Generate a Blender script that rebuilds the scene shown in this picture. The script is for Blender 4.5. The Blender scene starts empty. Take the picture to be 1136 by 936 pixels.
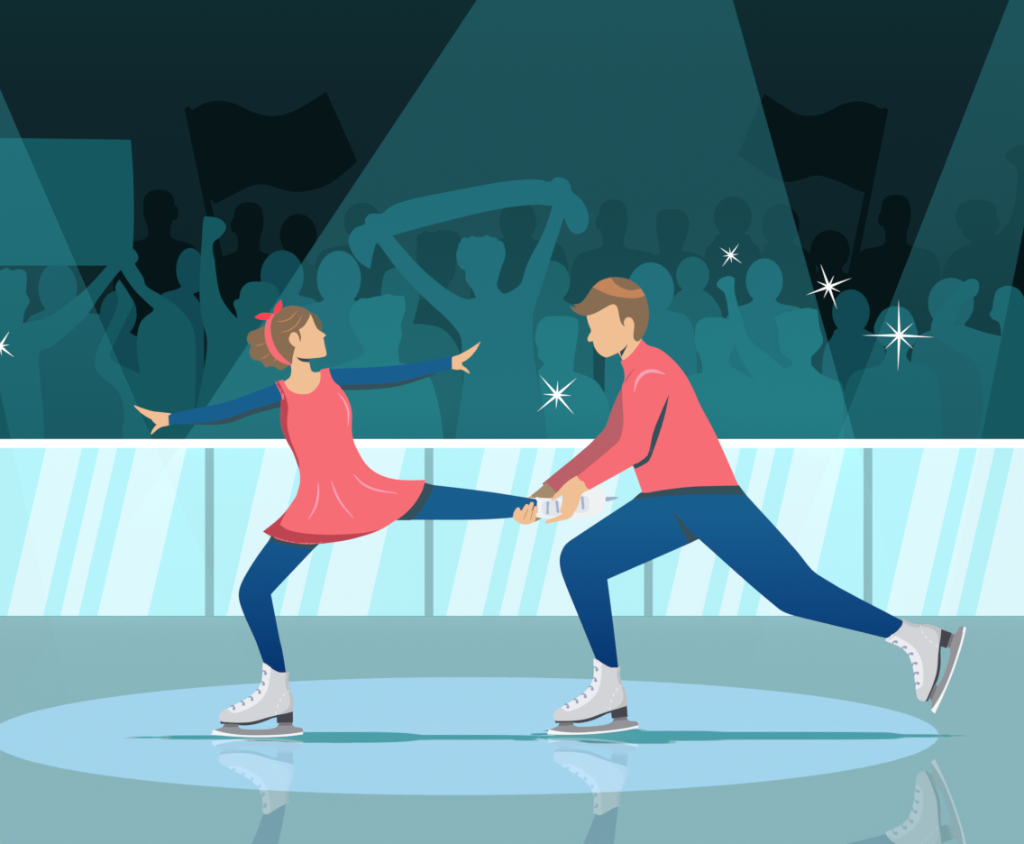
import bpy, math
import numpy as np
from mathutils import Vector
from mathutils.geometry import delaunay_2d_cdt

# ------------------------------------------------------------------ basics
F = 4370.0          # focal length in pixels of the 1136 px wide frame
H = 1.75            # camera height
HZ = 270.0          # horizon row
CX = 568.0
COL = bpy.context.scene.collection

def W(px, py, D):
    return (px - CX) * D / F, D, H + (HZ - py) * D / F
def depth_of_ground(py, z=0.0):
    return (H - z) * F / (py - HZ)

def s2l(c):
    return c / 12.92 if c <= 0.04045 else ((c + 0.055) / 1.055) ** 2.4
def lin(hexs):
    return [s2l(int(hexs[i:i + 2], 16) / 255) for i in (0, 2, 4)]

BEAM = (0.0080, 0.064, 0.076)       # glow added by a full crossing of the main beam

# ------------------------------------------------------------------ materials
_m = {}
def flat(hexs, k=0.0, name=None):
    """even poster-like colour; k = how much of the beam's own glow lies in front of it"""
    key = (hexs, k)
    if key in _m: return _m[key]
    m = bpy.data.materials.new(name or 'flat_' + hexs)
    m.use_nodes = True
    nt = m.node_tree; nt.nodes.clear()
    out = nt.nodes.new('ShaderNodeOutputMaterial')
    em = nt.nodes.new('ShaderNodeEmission')
    c = [max(0.0, a - k * b) for a, b in zip(lin(hexs), BEAM)]
    em.inputs[0].default_value = (*c, 1)
    nt.links.new(em.outputs[0], out.inputs[0])
    _m[key] = m
    return m

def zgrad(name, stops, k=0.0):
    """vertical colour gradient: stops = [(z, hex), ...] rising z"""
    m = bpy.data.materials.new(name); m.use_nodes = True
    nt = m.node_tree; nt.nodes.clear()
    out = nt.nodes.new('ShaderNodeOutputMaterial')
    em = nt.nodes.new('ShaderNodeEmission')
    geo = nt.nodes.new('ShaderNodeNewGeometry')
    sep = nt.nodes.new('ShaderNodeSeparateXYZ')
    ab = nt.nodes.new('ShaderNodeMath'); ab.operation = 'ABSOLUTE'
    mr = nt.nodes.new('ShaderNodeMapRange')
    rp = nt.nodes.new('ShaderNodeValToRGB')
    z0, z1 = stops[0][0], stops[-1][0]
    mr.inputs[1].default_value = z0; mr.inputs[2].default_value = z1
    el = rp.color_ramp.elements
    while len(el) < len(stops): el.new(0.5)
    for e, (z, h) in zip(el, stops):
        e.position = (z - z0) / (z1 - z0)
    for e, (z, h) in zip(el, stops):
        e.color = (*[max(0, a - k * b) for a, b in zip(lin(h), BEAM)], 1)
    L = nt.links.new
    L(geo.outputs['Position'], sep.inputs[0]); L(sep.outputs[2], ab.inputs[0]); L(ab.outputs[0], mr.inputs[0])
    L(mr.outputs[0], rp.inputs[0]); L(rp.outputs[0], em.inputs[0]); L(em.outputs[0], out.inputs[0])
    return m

# ------------------------------------------------------------------ outlines
def ccw(p):
    a = sum(p[i][0] * p[(i + 1) % len(p)][1] - p[(i + 1) % len(p)][0] * p[i][1] for i in range(len(p)))
    return p if a > 0 else p[::-1]

def smooth(pts, n=4, corner=62):
    """closed Catmull-Rom through the points; sharp turns stay sharp"""
    N = len(pts); P = [Vector(p[:2]) for p in pts]
    def is_c(i):
        a = P[i] - P[i - 1]; b = P[(i + 1) % N] - P[i]
        if a.length < 1e-6 or b.length < 1e-6: return True
        return math.degrees(a.angle(b)) > corner
    C = [is_c(i) for i in range(N)]
    out = []
    for i in range(N):
        p0, p1, p2, p3 = P[i - 1], P[i], P[(i + 1) % N], P[(i + 2) % N]
        d = (p2 - p1).length
        def tan(a, b, c):
            la, lb = (b - a).length, (c - b).length
            t = (c - a) / max(1e-6, la + lb)
            return t * d
        m1 = (p2 - p1) * 0.9 if C[i] else tan(p0, p1, p2)
        m2 = (p2 - p1) * 0.9 if C[(i + 1) % N] else tan(p1, p2, p3)
        if C[i] and C[(i + 1) % N]:
            out.append(tuple(p1)); continue
        for k in range(n):
            t = k / n; t2 = t * t; t3 = t2 * t
            q = (2*t3 - 3*t2 + 1) * p1 + (t3 - 2*t2 + t) * m1 + (-2*t3 + 3*t2) * p2 + (t3 - t2) * m2
            out.append((q.x, q.y))
    return out

def el(cx, cy, rx, ry, rot=0, n=28):
    c, s = math.cos(math.radians(rot)), math.sin(math.radians(rot))
    return [(cx + rx*math.cos(2*math.pi*i/n)*c - ry*math.sin(2*math.pi*i/n)*s,
             cy + rx*math.cos(2*math.pi*i/n)*s + ry*math.sin(2*math.pi*i/n)*c) for i in range(n)]

def stroke(pts, tip=None):
    """tapered stroke outline: pts = [(x, y, r), ...], rounded ends"""
    P = [Vector(p[:2]) for p in pts]; R = [p[2] for p in pts]
    L, Rr = [], []
    n = len(P)
    for i in range(n):
        d = (P[min(i + 1, n - 1)] - P[max(i - 1, 0)]).normalized()
        nn = Vector((-d.y, d.x)) * R[i]
        L.append(P[i] + nn); Rr.append(P[i] - nn)
    def cap(c, d, r):
        a0 = math.atan2(d.y, d.x)
        return [(c.x + r*math.cos(a0 + a), c.y + r*math.sin(a0 + a)) for a in [math.pi*(0.5 - k/6) for k in range(1, 6)]]
    dE = (P[-1] - P[-2]).normalized(); dS = (P[0] - P[1]).normalized()
    poly = [tuple(v) for v in L] + (cap(P[-1], dE, R[-1]) if R[-1] > .3 else [])
    poly += [tuple(v) for v in Rr[::-1]] + (cap(P[0], dS, R[0]) if R[0] > .3 else [])
    return poly

def curve(pts, n=5):
    """open smooth centre line for strokes: pts = [(x,y,r)...]"""
    P = [Vector(p) for p in pts]; out = []
    for i in range(len(P) - 1):
        p0 = P[max(i - 1, 0)]; p1 = P[i]; p2 = P[i + 1]; p3 = P[min(i + 2, len(P) - 1)]
        for k in range(n):
            t = k / n
            q = 0.5 * ((2*p1) + (p2 - p0)*t + (2*p0 - 5*p1 + 4*p2 - p3)*t*t + (-p0 + 3*p1 - 3*p2 + p3)*t*t*t)
            out.append((q.x, q.y, max(.15, q.z)))
    out.append(tuple(P[-1]))
    return out

# ------------------------------------------------------------------ rounded solids from outlines
class Piece:
    """a solid swollen from an outline standing in the plane Y = D; T = half depth in metres, R = rounding in px"""
    over = (); lift0 = .006
    def __init__(s, polys, D, T, R=None, step=None, over=(), lift0=.006):
        s.over = over; s.lift0 = lift0
        if isinstance(polys[0][0], (int, float)): polys = [polys]
        s.polys = [ccw([tuple(q[:2]) for q in p]) for p in polys]
        s.D, s.T = D, T
        xs = [q[0] for p in s.polys for q in p]; ys = [q[1] for p in s.polys for q in p]
        s.bb = min(xs), min(ys), max(xs), max(ys)
        size = max(s.bb[2] - s.bb[0], s.bb[3] - s.bb[1])
        s.step = step or max(0.7, min(7.0, size / 22))
        s.R = R
        s._mesh()
    @staticmethod
    def inside(polys, X, Y):
        r = np.zeros(X.shape, bool)
        for p in polys:
            a = np.zeros(X.shape, bool); n = len(p)
            for i in range(n):
                x1, y1 = p[i]; x2, y2 = p[(i + 1) % n]
                if y1 == y2: continue
                c = ((y1 > Y) != (y2 > Y)) & (X < (x2 - x1) * (Y - y1) / (y2 - y1) + x1)
                a ^= c
            r |= a
        return r
    def _mesh(s):
        vs, fs = [], []
        for p in s.polys:
            fs.append(list(range(len(vs), len(vs) + len(p)))); vs += p
        x0, y0, x1, y1 = s.bb; st = s.step
        gx, gy = np.meshgrid(np.arange(x0 + st/2, x1, st), np.arange(y0 + st/2, y1, st))
        gx = gx.ravel(); gy = gy.ravel()
        ins = Piece.inside(s.polys, gx, gy)
        gx, gy = gx[ins], gy[ins]
        seg = np.array([(*p[i], *p[(i + 1) % len(p)]) for p in s.polys for i in range(len(p))])
        s.seg = seg
        if len(gx):
            keep = s._sd(seg, gx, gy) > st * 0.35
            gx, gy = gx[keep], gy[keep]
        allv = [Vector(v) for v in vs] + [Vector((float(a), float(b))) for a, b in zip(gx, gy)]
        edges = [(f[i], f[(i + 1) % len(f)]) for f in fs for i in range(len(f))]
        ov, oe, of, iv, ie, if_ = delaunay_2d_cdt(allv, edges, [], 0, 1e-4, False)
        cc = np.array([(sum(ov[i].x for i in f) / len(f), sum(ov[i].y for i in f) / len(f)) for f in of])
        tris = [f for f, k in zip(of, Piece.inside(s.polys, cc[:, 0], cc[:, 1])) if k]
        cnt = {}
        for f in tris:
            for i in range(len(f)):
                k = tuple(sorted((f[i], f[(i + 1) % len(f)]))); cnt[k] = cnt.get(k, 0) + 1
        bnd = [k for k, c in cnt.items() if c == 1]
        V = np.array([(v.x, v.y) for v in ov])
        s.seg = np.array([(*V[a], *V[b]) for a, b in bnd])
        s.bset = set(i for k in bnd for i in k)
        d = s._sd(s.seg, V[:, 0], V[:, 1])
        for i in s.bset: d[i] = 0
        s.dmax = float(d.max())
        if s.R is None: s.R = max(s.dmax, 0.1)
        s.V, s.d, s.tris = V, d, tris
    @staticmethod
    def _sd(seg, X, Y):
        out = np.full(len(X), 1e9)
        ax, ay, bx, by = seg.T
        dx, dy = bx - ax, by - ay; L2 = np.maximum(dx*dx + dy*dy, 1e-12)
        for i in range(0, len(X), 2000):
            x = X[i:i+2000, None]; y = Y[i:i+2000, None]
            t = np.clip(((x - ax)*dx + (y - ay)*dy) / L2, 0, 1)
            out[i:i+2000] = np.sqrt(((x - ax - t*dx)**2 + (y - ay - t*dy)**2).min(1))
        return out
    def prof(s, d):
        u = np.clip(d / s.R, 0, 1)
        return s.T * np.sqrt(np.maximum(0, 1 - (1 - u)**2))
    def front(s, X, Y):
        X = np.asarray(X, float); Y = np.asarray(Y, float)
        ins = Piece.inside(s.polys, X, Y)
        return np.where(ins, s._lifted(X, Y, s.prof(s._sd(s.seg, X, Y))), 0.0)
    def _lifted(s, X, Y, o):
        for b in s.over:        # a garment or hair always lies outside what it covers
            h = b.front(CX + (X - CX) * s.D / b.D, HZ + (Y - HZ) * s.D / b.D)
            o = np.maximum(o, np.where(h > 0, s.D - b.D + h + s.lift0, 0))
        return o
    def geo(s):
        """vertices (world) and faces"""
        used = sorted({i for f in s.tris for i in f}); m = {}
        vs, fs = [], []
        o = s._lifted(s.V[:, 0], s.V[:, 1], s.prof(s.d))
        if s.over:
            o = np.maximum(o, .0015)
            for i in used:
                x, _, z = W(s.V[i][0], s.V[i][1], s.D)
                m[i] = (len(vs), len(vs) + 1); vs.append((x, s.D - o[i], z)); vs.append((x, s.D + o[i], z))
            es = set()
            for f in s.tris:
                fs.append([m[i][0] for i in f]); fs.append([m[i][1] for i in f][::-1])
                for i in range(len(f)): es.add((f[i], f[(i + 1) % len(f)]))
            for a, b in es:
                if (b, a) not in es: fs.append([m[b][0], m[a][0], m[a][1], m[b][1]])
            return vs, fs
        for i in used:
            x, _, z = W(s.V[i][0], s.V[i][1], s.D)
            if i in s.bset:
                m[i] = (len(vs), len(vs)); vs.append((x, s.D, z))
            else:
                m[i] = (len(vs), len(vs) + 1); vs.append((x, s.D - o[i], z)); vs.append((x, s.D + o[i], z))
        for f in s.tris:
            fs.append([m[i][0] for i in f]); 
            b = [m[i][1] for i in f][::-1]
            fs.append(b)
        return vs, fs

class Sheet(Piece):
    """a thin layer lying on the front of another piece (trim, laces, painted shade and highlights)"""
    def __init__(s, polys, base, lift=.003, th=.003, step=None):
        lift += .003
        s.base, s.lift, s.th = base, lift, th
        super().__init__(polys, base.D if isinstance(base, Piece) else base[0].D, th, None, step or 1.4)
    def geo(s):
        used = sorted({i for f in s.tris for i in f}); m = {}
        px = s.V[:, 0]; py = s.V[:, 1]
        bases = s.base if isinstance(s.base, (list, tuple)) else [s.base]
        Y = np.full(len(px), 1e9)
        for b in bases:
            # walk in from the front until the covered surface is met
            o = np.zeros(len(px)); hit = np.zeros(len(px), bool); prev = None
            top = max([b.T] + [q.T + b.D - q.D + b.lift0 for q in b.over]) * 1.02
            for lv in np.linspace(top, 0, 15):
                k = (b.D - lv) / b.D
                h = b.front(CX + (px - CX) * k, HZ + (py - HZ) * k)
                new = (h >= lv) & ~hit & (h > 0)
                if prev is not None:
                    pl, ph = prev
                    g0, g1 = pl - ph, h - lv
                    t = np.clip(g0 / np.maximum(g0 + g1, 1e-9), 0, 1)
                    val = pl + (lv - pl) * t
                else: val = np.full(len(px), lv)
                o = np.where(new, val, o); hit |= new
                prev = (lv, h)
            yy = np.where(hit | (len(bases) == 1), b.D - o, 1e8)
            Y = np.minimum(Y, yy)
        Y = np.where(Y > 1e7, bases[0].D, Y) - s.lift
        vs, fs = [], []
        for i in used:
            x, y, z = W(px[i], py[i], Y[i])
            x2, y2, z2 = x, y + s.lift + s.th, z
            m[i] = (len(vs), len(vs) + 1); vs.append((x, y, z)); vs.append((x2, y2, z2))
        cnt = {}
        for f in s.tris:
            fs.append([m[i][0] for i in f]); fs.append([m[i][1] for i in f][::-1])
            for i in range(len(f)):
                e = (f[i], f[(i + 1) % len(f)])
                cnt[e] = 1
        for (a, b) in list(cnt):
            if (b, a) not in cnt:
                fs.append([m[b][0], m[a][0], m[a][1], m[b][1]])
        return vs, fs

def make(name, pieces, mat, parent=None, loc=None):
    if not isinstance(pieces, list): pieces = [pieces]
    vs, fs, counts = [], [], []
    for p in pieces:
        v, f = p.geo() if hasattr(p, 'geo') else p
        counts.append(len(f))
        b = len(vs); vs += v; fs += [[i + b for i in q] for q in f]
    root = parent
    while root is not None and root.parent is not None: root = root.parent
    base = Vector(root.location) if root is not None else Vector(loc or (0, 0, 0))
    me = bpy.data.meshes.new(name)
    me.from_pydata([tuple(Vector(v) - base) for v in vs], [], fs)
    me.validate(); me.update()
    for q in (mat if isinstance(mat, list) else [mat]): me.materials.append(q)
    if isinstance(mat, list):
        k = 0
        for p, n in zip(pieces, counts):
            for j in range(k, min(k + n, len(me.polygons))): me.polygons[j].material_index = getattr(p, 'slot', 0)
            k += n
    for p in me.polygons: p.use_smooth = True
    o = bpy.data.objects.new(name, me); COL.objects.link(o)
    if parent is not None: o.parent = parent
    else: o.location = base
    return o

def tag(o, label, cat, group=None):
    o['label'] = label; o['category'] = cat
    if group: o['group'] = group
    return o
def struct(o): o['kind'] = 'structure'; return o
def empty(name, loc):
    o = bpy.data.objects.new(name, None); COL.objects.link(o); o.location = loc
    o.empty_display_size = .1
    return o

def box(x0, x1, y0, y1, z0, z1):
    v = [(x, y, z) for x in (x0, x1) for y in (y0, y1) for z in (z0, z1)]
    f = [[0,1,3,2],[4,6,7,5],[0,4,5,1],[2,3,7,6],[0,2,6,4],[1,5,7,3]]
    return v, f

def bevel(o, w):
    b = o.modifiers.new('bevel', 'BEVEL'); b.width = w; b.segments = 2; return o

# ================================================================== SETTING
YB = depth_of_ground(683)            # foot of the boards
T_ICE = 0.27                         # see-through share that shows the mirrored copies below as reflection
icel = lin('87b4bb'); pooll = lin('a1d4ec'); shl = lin('469da6')
L_ice = icel
L_pool = [(p - T_ICE*i)/(1 - T_ICE) for p, i in zip(pooll, icel)]
L_sh = [max(0, (p - T_ICE*i)/(1 - T_ICE)) for p, i in zip(shl, icel)]
ALB = .14
S = [a - b for a, b in zip(L_ice, L_sh)]
P_ = [a - b for a, b in zip(L_pool, L_ice)]

def ice_material():
    m = bpy.data.materials.new('rink_ice'); m.use_nodes = True
    nt = m.node_tree; nt.nodes.clear(); N = nt.nodes.new; L = nt.links.new
    out = N('ShaderNodeOutputMaterial'); mix = N('ShaderNodeMixShader'); add = N('ShaderNodeAddShader')
    tr = N('ShaderNodeBsdfTransparent'); df = N('ShaderNodeBsdfDiffuse'); em = N('ShaderNodeEmission')
    df.inputs[0].default_value = (ALB, ALB, ALB, 1)
    em.inputs[0].default_value = (*L_sh, 1)
    mix.inputs[0].default_value = T_ICE
    L(df.outputs[0], add.inputs[0]); L(em.outputs[0], add.inputs[1])
    L(add.outputs[0], mix.inputs[1]); L(tr.outputs[0], mix.inputs[2]); L(mix.outputs[0], out.inputs[0])
    return m
ice = make('floor', ([(-14, 3, 0), (14, 3, 0), (14, YB, 0), (-14, YB, 0)], [[0, 1, 2, 3]]), ice_material())
struct(ice)
deep = make('reflection_backing', ([(-40, 3, -2.2), (40, 3, -2.2), (40, 90, -2.2), (-40, 90, -2.2)], [[0, 1, 2, 3]]), flat('87b4bb'), ice)  # added plane, keeps the ice colour behind the mirrored copies

wallm = zgrad('arena_dark', [(0.5, '0b2025'), (2.1, '0e262b'), (2.8, '0f272c'), (3.6, '0f2e32')])
WY = 26.5
wall = struct(make('wall_back', box(-16, 16, WY, WY + .2, 0, 7), wallm))
blk = '051518'
# stepped stand behind the boards
steps = [(18.75, 20.1, 0.0), (20.1, 20.95, .15), (20.95, 21.8, .32), (21.8, WY, .5)]
def tier(D):
    for a, b, z in steps:
        if a <= D < b: return z
    return 0
for i, (a, b, z) in enumerate(steps):
    struct(make('trim_%d' % (i + 1), box(-14, 14, a, b, -.004, z), flat(blk)))

# ------------------------------------------------------------------ boards
rail_z = H + (HZ - 488) * YB / F
z_top = H + (HZ - 496.5) * YB / F
sx = YB / F
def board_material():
    m = bpy.data.materials.new('board_painted_sheen'); m.use_nodes = True
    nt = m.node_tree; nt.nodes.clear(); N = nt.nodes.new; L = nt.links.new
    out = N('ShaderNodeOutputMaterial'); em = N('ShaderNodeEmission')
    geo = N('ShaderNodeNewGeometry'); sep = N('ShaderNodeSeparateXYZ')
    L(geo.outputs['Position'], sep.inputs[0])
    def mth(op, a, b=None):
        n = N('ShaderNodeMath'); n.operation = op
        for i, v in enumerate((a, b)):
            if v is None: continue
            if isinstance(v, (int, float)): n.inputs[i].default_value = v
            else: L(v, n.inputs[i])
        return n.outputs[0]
    # u: metres along the board measured on its foot line; painted sheen stripes lean by 43/186
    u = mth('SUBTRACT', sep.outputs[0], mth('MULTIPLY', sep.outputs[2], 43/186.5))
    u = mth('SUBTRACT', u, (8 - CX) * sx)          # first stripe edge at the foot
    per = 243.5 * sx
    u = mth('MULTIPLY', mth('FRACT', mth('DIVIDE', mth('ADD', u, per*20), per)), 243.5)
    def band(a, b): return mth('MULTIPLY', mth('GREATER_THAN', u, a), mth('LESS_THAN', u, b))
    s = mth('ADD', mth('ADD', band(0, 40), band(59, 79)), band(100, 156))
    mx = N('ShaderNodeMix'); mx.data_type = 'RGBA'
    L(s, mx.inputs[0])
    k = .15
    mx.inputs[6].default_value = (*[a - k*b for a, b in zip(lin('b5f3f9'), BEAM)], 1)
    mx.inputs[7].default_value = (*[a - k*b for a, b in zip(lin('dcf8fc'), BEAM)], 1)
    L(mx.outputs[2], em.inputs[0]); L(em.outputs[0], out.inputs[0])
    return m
bm_ = board_material()
barrier = empty('rink_barrier', (0, YB, 0))
tag(barrier, 'pale aqua rink boards with painted diagonal sheen, grey posts and white top rail', 'rink boards')
posts = [232.5 + 243.4*i for i in range(-4, 9)]
for i in range(len(posts) - 1):
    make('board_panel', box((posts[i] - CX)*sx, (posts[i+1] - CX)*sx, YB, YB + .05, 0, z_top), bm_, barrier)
for p in posts:
    make('post', box((p - 4.8 - CX)*sx, (p + 4.8 - CX)*sx, YB - .012, YB + .06, 0, z_top), flat('8cbfc5', .4), barrier)
r = make('top_rail', box(-14, 14, YB - .03, YB + .09, z_top, rail_z), flat('ffffff'), barrier)
bevel(r, .004)
r['label'] = 'white top rail'

# ================================================================== CROWD
TONES = {'A': '155860', 'Ac': '166369', 'B': '114a54', 'Bc': '145761', 'C': '154f57', 'Cc': '0f454a', 'Dc': '010405', 'Bd': '17525b', 'D': blk, 'S': '175c65'}  # 'c' tones carry the centre beam's effect in the figure's own colour

def person(polys, tone, D, label, group, hips=None, T=.10, R=24):
    """polys end near row 495 behind the boards; hips = (centre, half width) of the standing lower body"""
    polys = [polys] if isinstance(polys[0][0], (int, float)) else list(polys)
    z = tier(D)
    base_py = HZ + (H - z) * F / D
    if hips:
        c, w = hips
        polys.append(smooth([(c - w, 470), (c + w, 470), (c + w*.95, 560), (c + w*.25, 575), (c, 578), (c - w*.25, 575), (c - w*.95, 560)]))
        for sgn in (-1, 1):
            x = c + sgn * w * .5
            polys.append([(x - w*.42, 550), (x + w*.42, 550), (x + w*.3, base_py - 7), (x + w*.42, base_py - 4), (x + w*.42, base_py),
                          (x - w*.42, base_py), (x - w*.42, base_py - 4), (x - w*.3, base_py - 7)])
    else:
        c = sum(q[0] for p in polys for q in p) / sum(len(p) for p in polys)
    pc = Piece(polys, D, T, R)
    o = make('person', pc, flat(TONES[tone], 0), None, (W(c, 0, D)[0], D, z))
    return tag(o, label, 'person', group)

def bust(cx, cy, rx, ry, sl, sr, sy, drop=24, neck=.55, nb=None, sq=False):
    """head, neck and shoulders in outline. sl/sr shoulder ends, sy top of shoulder line"""
    nw = rx * neck
    head = el(cx, cy, rx, ry)
    if sq:
        head = smooth([(cx-rx, cy-ry*.2), (cx-rx*.92, cy-ry*.7), (cx-rx*.5, cy-ry*.98), (cx+rx*.4, cy-ry), (cx+rx*.85, cy-ry*.75),
                       (cx+rx, cy-ry*.2), (cx+rx*.9, cy+ry*.4), (cx+rx*.55, cy+ry*.9), (cx, cy+ry), (cx-rx*.6, cy+ry*.85), (cx-rx*.93, cy+ry*.35)])
    ch = cy + ry * .6
    body = smooth([(cx-nw, ch), (cx-nw, sy-4), (cx-nw-6, sy), (sl+12, sy+5), (sl+3, sy+drop*.6), (sl, sy+drop*1.5), (sl, 495),
                   (sr, 495), (sr, sy+drop*1.5), (sr-3, sy+drop*.6), (sr-12, sy+5), (cx+nw+6, sy), (cx+nw, sy-4), (cx+nw, ch)])
    return [head, body]

def curls(pts, r):
    return [el(x, y, r, r, 0, 14) for x, y in pts]
gB, gM, gF = 'spectators in the back rows', 'spectators in the middle rows', 'spectators in the front row'
def ear(x, y, r=4, h=8): return el(x, y, r, h)

# ---- back rows (near black)
DB = 22.4
back = [
 (bust(176.5, 234, 17.5, 23, 126, 224, 266, 26, .74, sq=True) + [ear(194, 236)], 22.4, 'near-black silhouette with one ear, close-cropped head, standing beside the placard', (180, 30)),
 (bust(276, 248, 16.3, 23, 232, 320, 281, 26, .76, sq=True) + [ear(260, 250)], 22.75, 'near-black short-haired silhouette under the left flag, ear on the left', (276, 30)),
 (bust(331, 261, 20.5, 24, 300, 366, 294, 26, .5), 22.1, 'near-black round-headed silhouette right of the left flag and dark of the beam', (331, 26)),
 (bust(402, 246, 20.5, 21.5, 348, 452, 272, 26, .6), 22.5, 'dark round head peeping out above the left end of the raised scarf', (400, 34)),
 ([smooth([(464,262),(470,258),(480,259),(487,255),(498,256),(507,258),(511,264),(510,278),(506,292),(504,306),(498,314),(494,330),(472,330),(470,306),(464,294),(462,282),(463,270)]),
   smooth([(474,315),(470,332),(440,338),(425,352),(420,380),(420,495),(530,495),(530,380),(522,350),(500,336),(496,316)])] + curls([(467,264),(473,261),(481,262),(489,260),(497,260),(505,262),(467,272)], 5), 22.15, 'dark curly-headed silhouette framed between the scarf holder\'s left arm and head', (478, 34)),
 (bust(574.5, 246, 20.5, 24, 522, 632, 266, 36, .7), 22.5, 'dark round-headed silhouette directly under the middle of the raised scarf', (577, 34)),
 (bust(680.5, 246, 15.8, 24, 632, 735, 276, 30, .76, sq=True) + [ear(664.5, 247)], 22.2, 'dark silhouette with narrow cropped head and left ear above the male skater', (683, 34)),
 ([smooth([(729,262),(728,246),(729,238),(734,233),(744,232),(756,233),(762,239),(764.5,249),(763,257),(761,265),(758,272),(756,280),(732,280),(731,270)]),
   smooth([(733,270),(732,280),(718,287),(708,300),(704,320),(704,495),(800,495),(800,320),(795,300),(778,284),(757,278),(756,268)])], 22.6, 'dark flat-topped head in profile between the cropped head and the two round heads', (752, 30)),
 (bust(813, 240.5, 21, 23, 780, 846, 262, 26, .62), 22.2, 'dark round head standing highest in the back row, beside the small sparkle', (813, 26)),
 (bust(866, 249.5, 21, 23, 836, 906, 272, 26, .62), 22.55, 'dark round head at the right edge of the centre light beam', (871, 28)),
 (bust(921, 278, 22, 23, 880, 960, 304, 26, .6), 22.15, 'near-black round head just below the foot of the right flag', (920, 30)),
 (bust(994, 240, 16.3, 23.5, 944, 1044, 273, 30, .74, sq=True) + [ear(978, 243)], 22.6, 'near-black silhouette with cropped head and left ear right of the right flag pole', (994, 34)),
 ([smooth([(1060,240),(1062,232),(1066,225),(1072,226),(1078,221),(1084,224),(1090,221),(1096,224),(1102,225),(1105,233),(1106,241),(1109,245),(1109,252),(1104,257),(1103,266),(1104,282),(1080,282),(1079,268),(1072,264),(1068,259),(1067,252),(1062,247)], corner=80),
   smooth([(1080,264),(1076,270),(1060,278),(1050,290),(1044,312),(1044,495),(1150,495),(1150,250),(1140,200),(1150,180),(1152,165),(1140,161),(1124,164),(1115,171),(1117,178),(1126,184),(1129,192),(1128,208),(1125,230),(1118,248),(1105,260)])] + curls([(1067,231),(1065,240),(1066,249),(1073,227),(1081,225.5),(1089,225.5),(1097,228),(1101,234)], 4.6), 22.2, 'dark curly-headed silhouette raising a fist at the far right edge', (1095, 36)),
]
for polys, D, lab, hips in back:
    person(polys, 'Dc' if (380 < hips[0] < 860 and 'edge' not in lab) else 'D', D, lab, gB, hips)

# ---- middle rows
mid = [
 (bust(64, 320, 21.5, 29, 22, 134, 346, 34, .62), 'B', 20.7, 'mid-teal oval head under the left placard, seen above the stretched arm', (78, 34)),
 (bust(131.3, 348, 20.3, 26, 100, 172, 372, 34, .6), 'B', 21.1, 'mid-teal oval head behind the slim raised arm beneath the placard', (136, 26)),
 (bust(211, 299, 15.5, 24, 168, 226, 321, 30, .6), 'B', 20.7, 'mid-teal head half hidden behind the raised fist at the left', (205, 18)),
 (bust(313, 306.5, 24, 29, 272, 362, 328, 34, .62), 'B', 20.7, 'mid-teal oval head where the beam edge crosses it, above the girl skater\'s bow', (316, 30)),
 (bust(376, 309, 24.5, 31, 322, 430, 335, 34, .62), 'Bc', 20.35, 'mid-teal smooth oval head left of the curly man, beneath the scarf\'s left tail', (376, 34)),
 ([smooth([(423,324),(424,314),(427,303),(434,298),(442,297),(452,300),(462,310),(465,330),(462,345),(458,359),(474,360),(489,364),(500,373),(509,388),(513,410),(515,495),(420,495),(420,345)])], 'Cc', 21.3, 'dim teal bushy-haired figure behind the curly man, under the scarf holder\'s left arm', (468, 30)),
 (bust(611, 312.5, 21.5, 23.5, 560, 658, 336, 34, .65), 'Cc', 21.3, 'dim teal round head tucked against the scarf holder\'s right arm', (612, 30)),
 (bust(722, 321, 26, 30, 671, 773, 345, 40, .62), 'Bc', 20.35, 'mid-teal large round head directly behind the male skater\'s head', (722, 34)),
 (bust(768.5, 305, 18.3, 20.5, 735, 803, 325, 34, .6), 'Cc', 21.3, 'dim teal small round head right of the large round head', (769, 26)),
 (bust(848, 311.5, 20.6, 25, 802, 900, 337, 30, .62), 'Bc', 20.7, 'mid-teal oval head right of the raised fist in the centre beam', (850, 32)),
 (bust(944, 346, 20.8, 25, 912, 984, 367, 32, .6), 'B', 20.35, 'mid-teal oval head beside the tilted sparkle, between two beams', (946, 28)),
 (bust(1055, 336, 25.5, 28, 1010, 1092, 366, 34, .62), 'Bd', 20.35, 'dim teal head crossed by the bent saluting forearm at the right', (1050, 32)),
]
for polys, t, D, lab, hips in mid:
    person(polys, t, D, lab, gM, hips)

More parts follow.
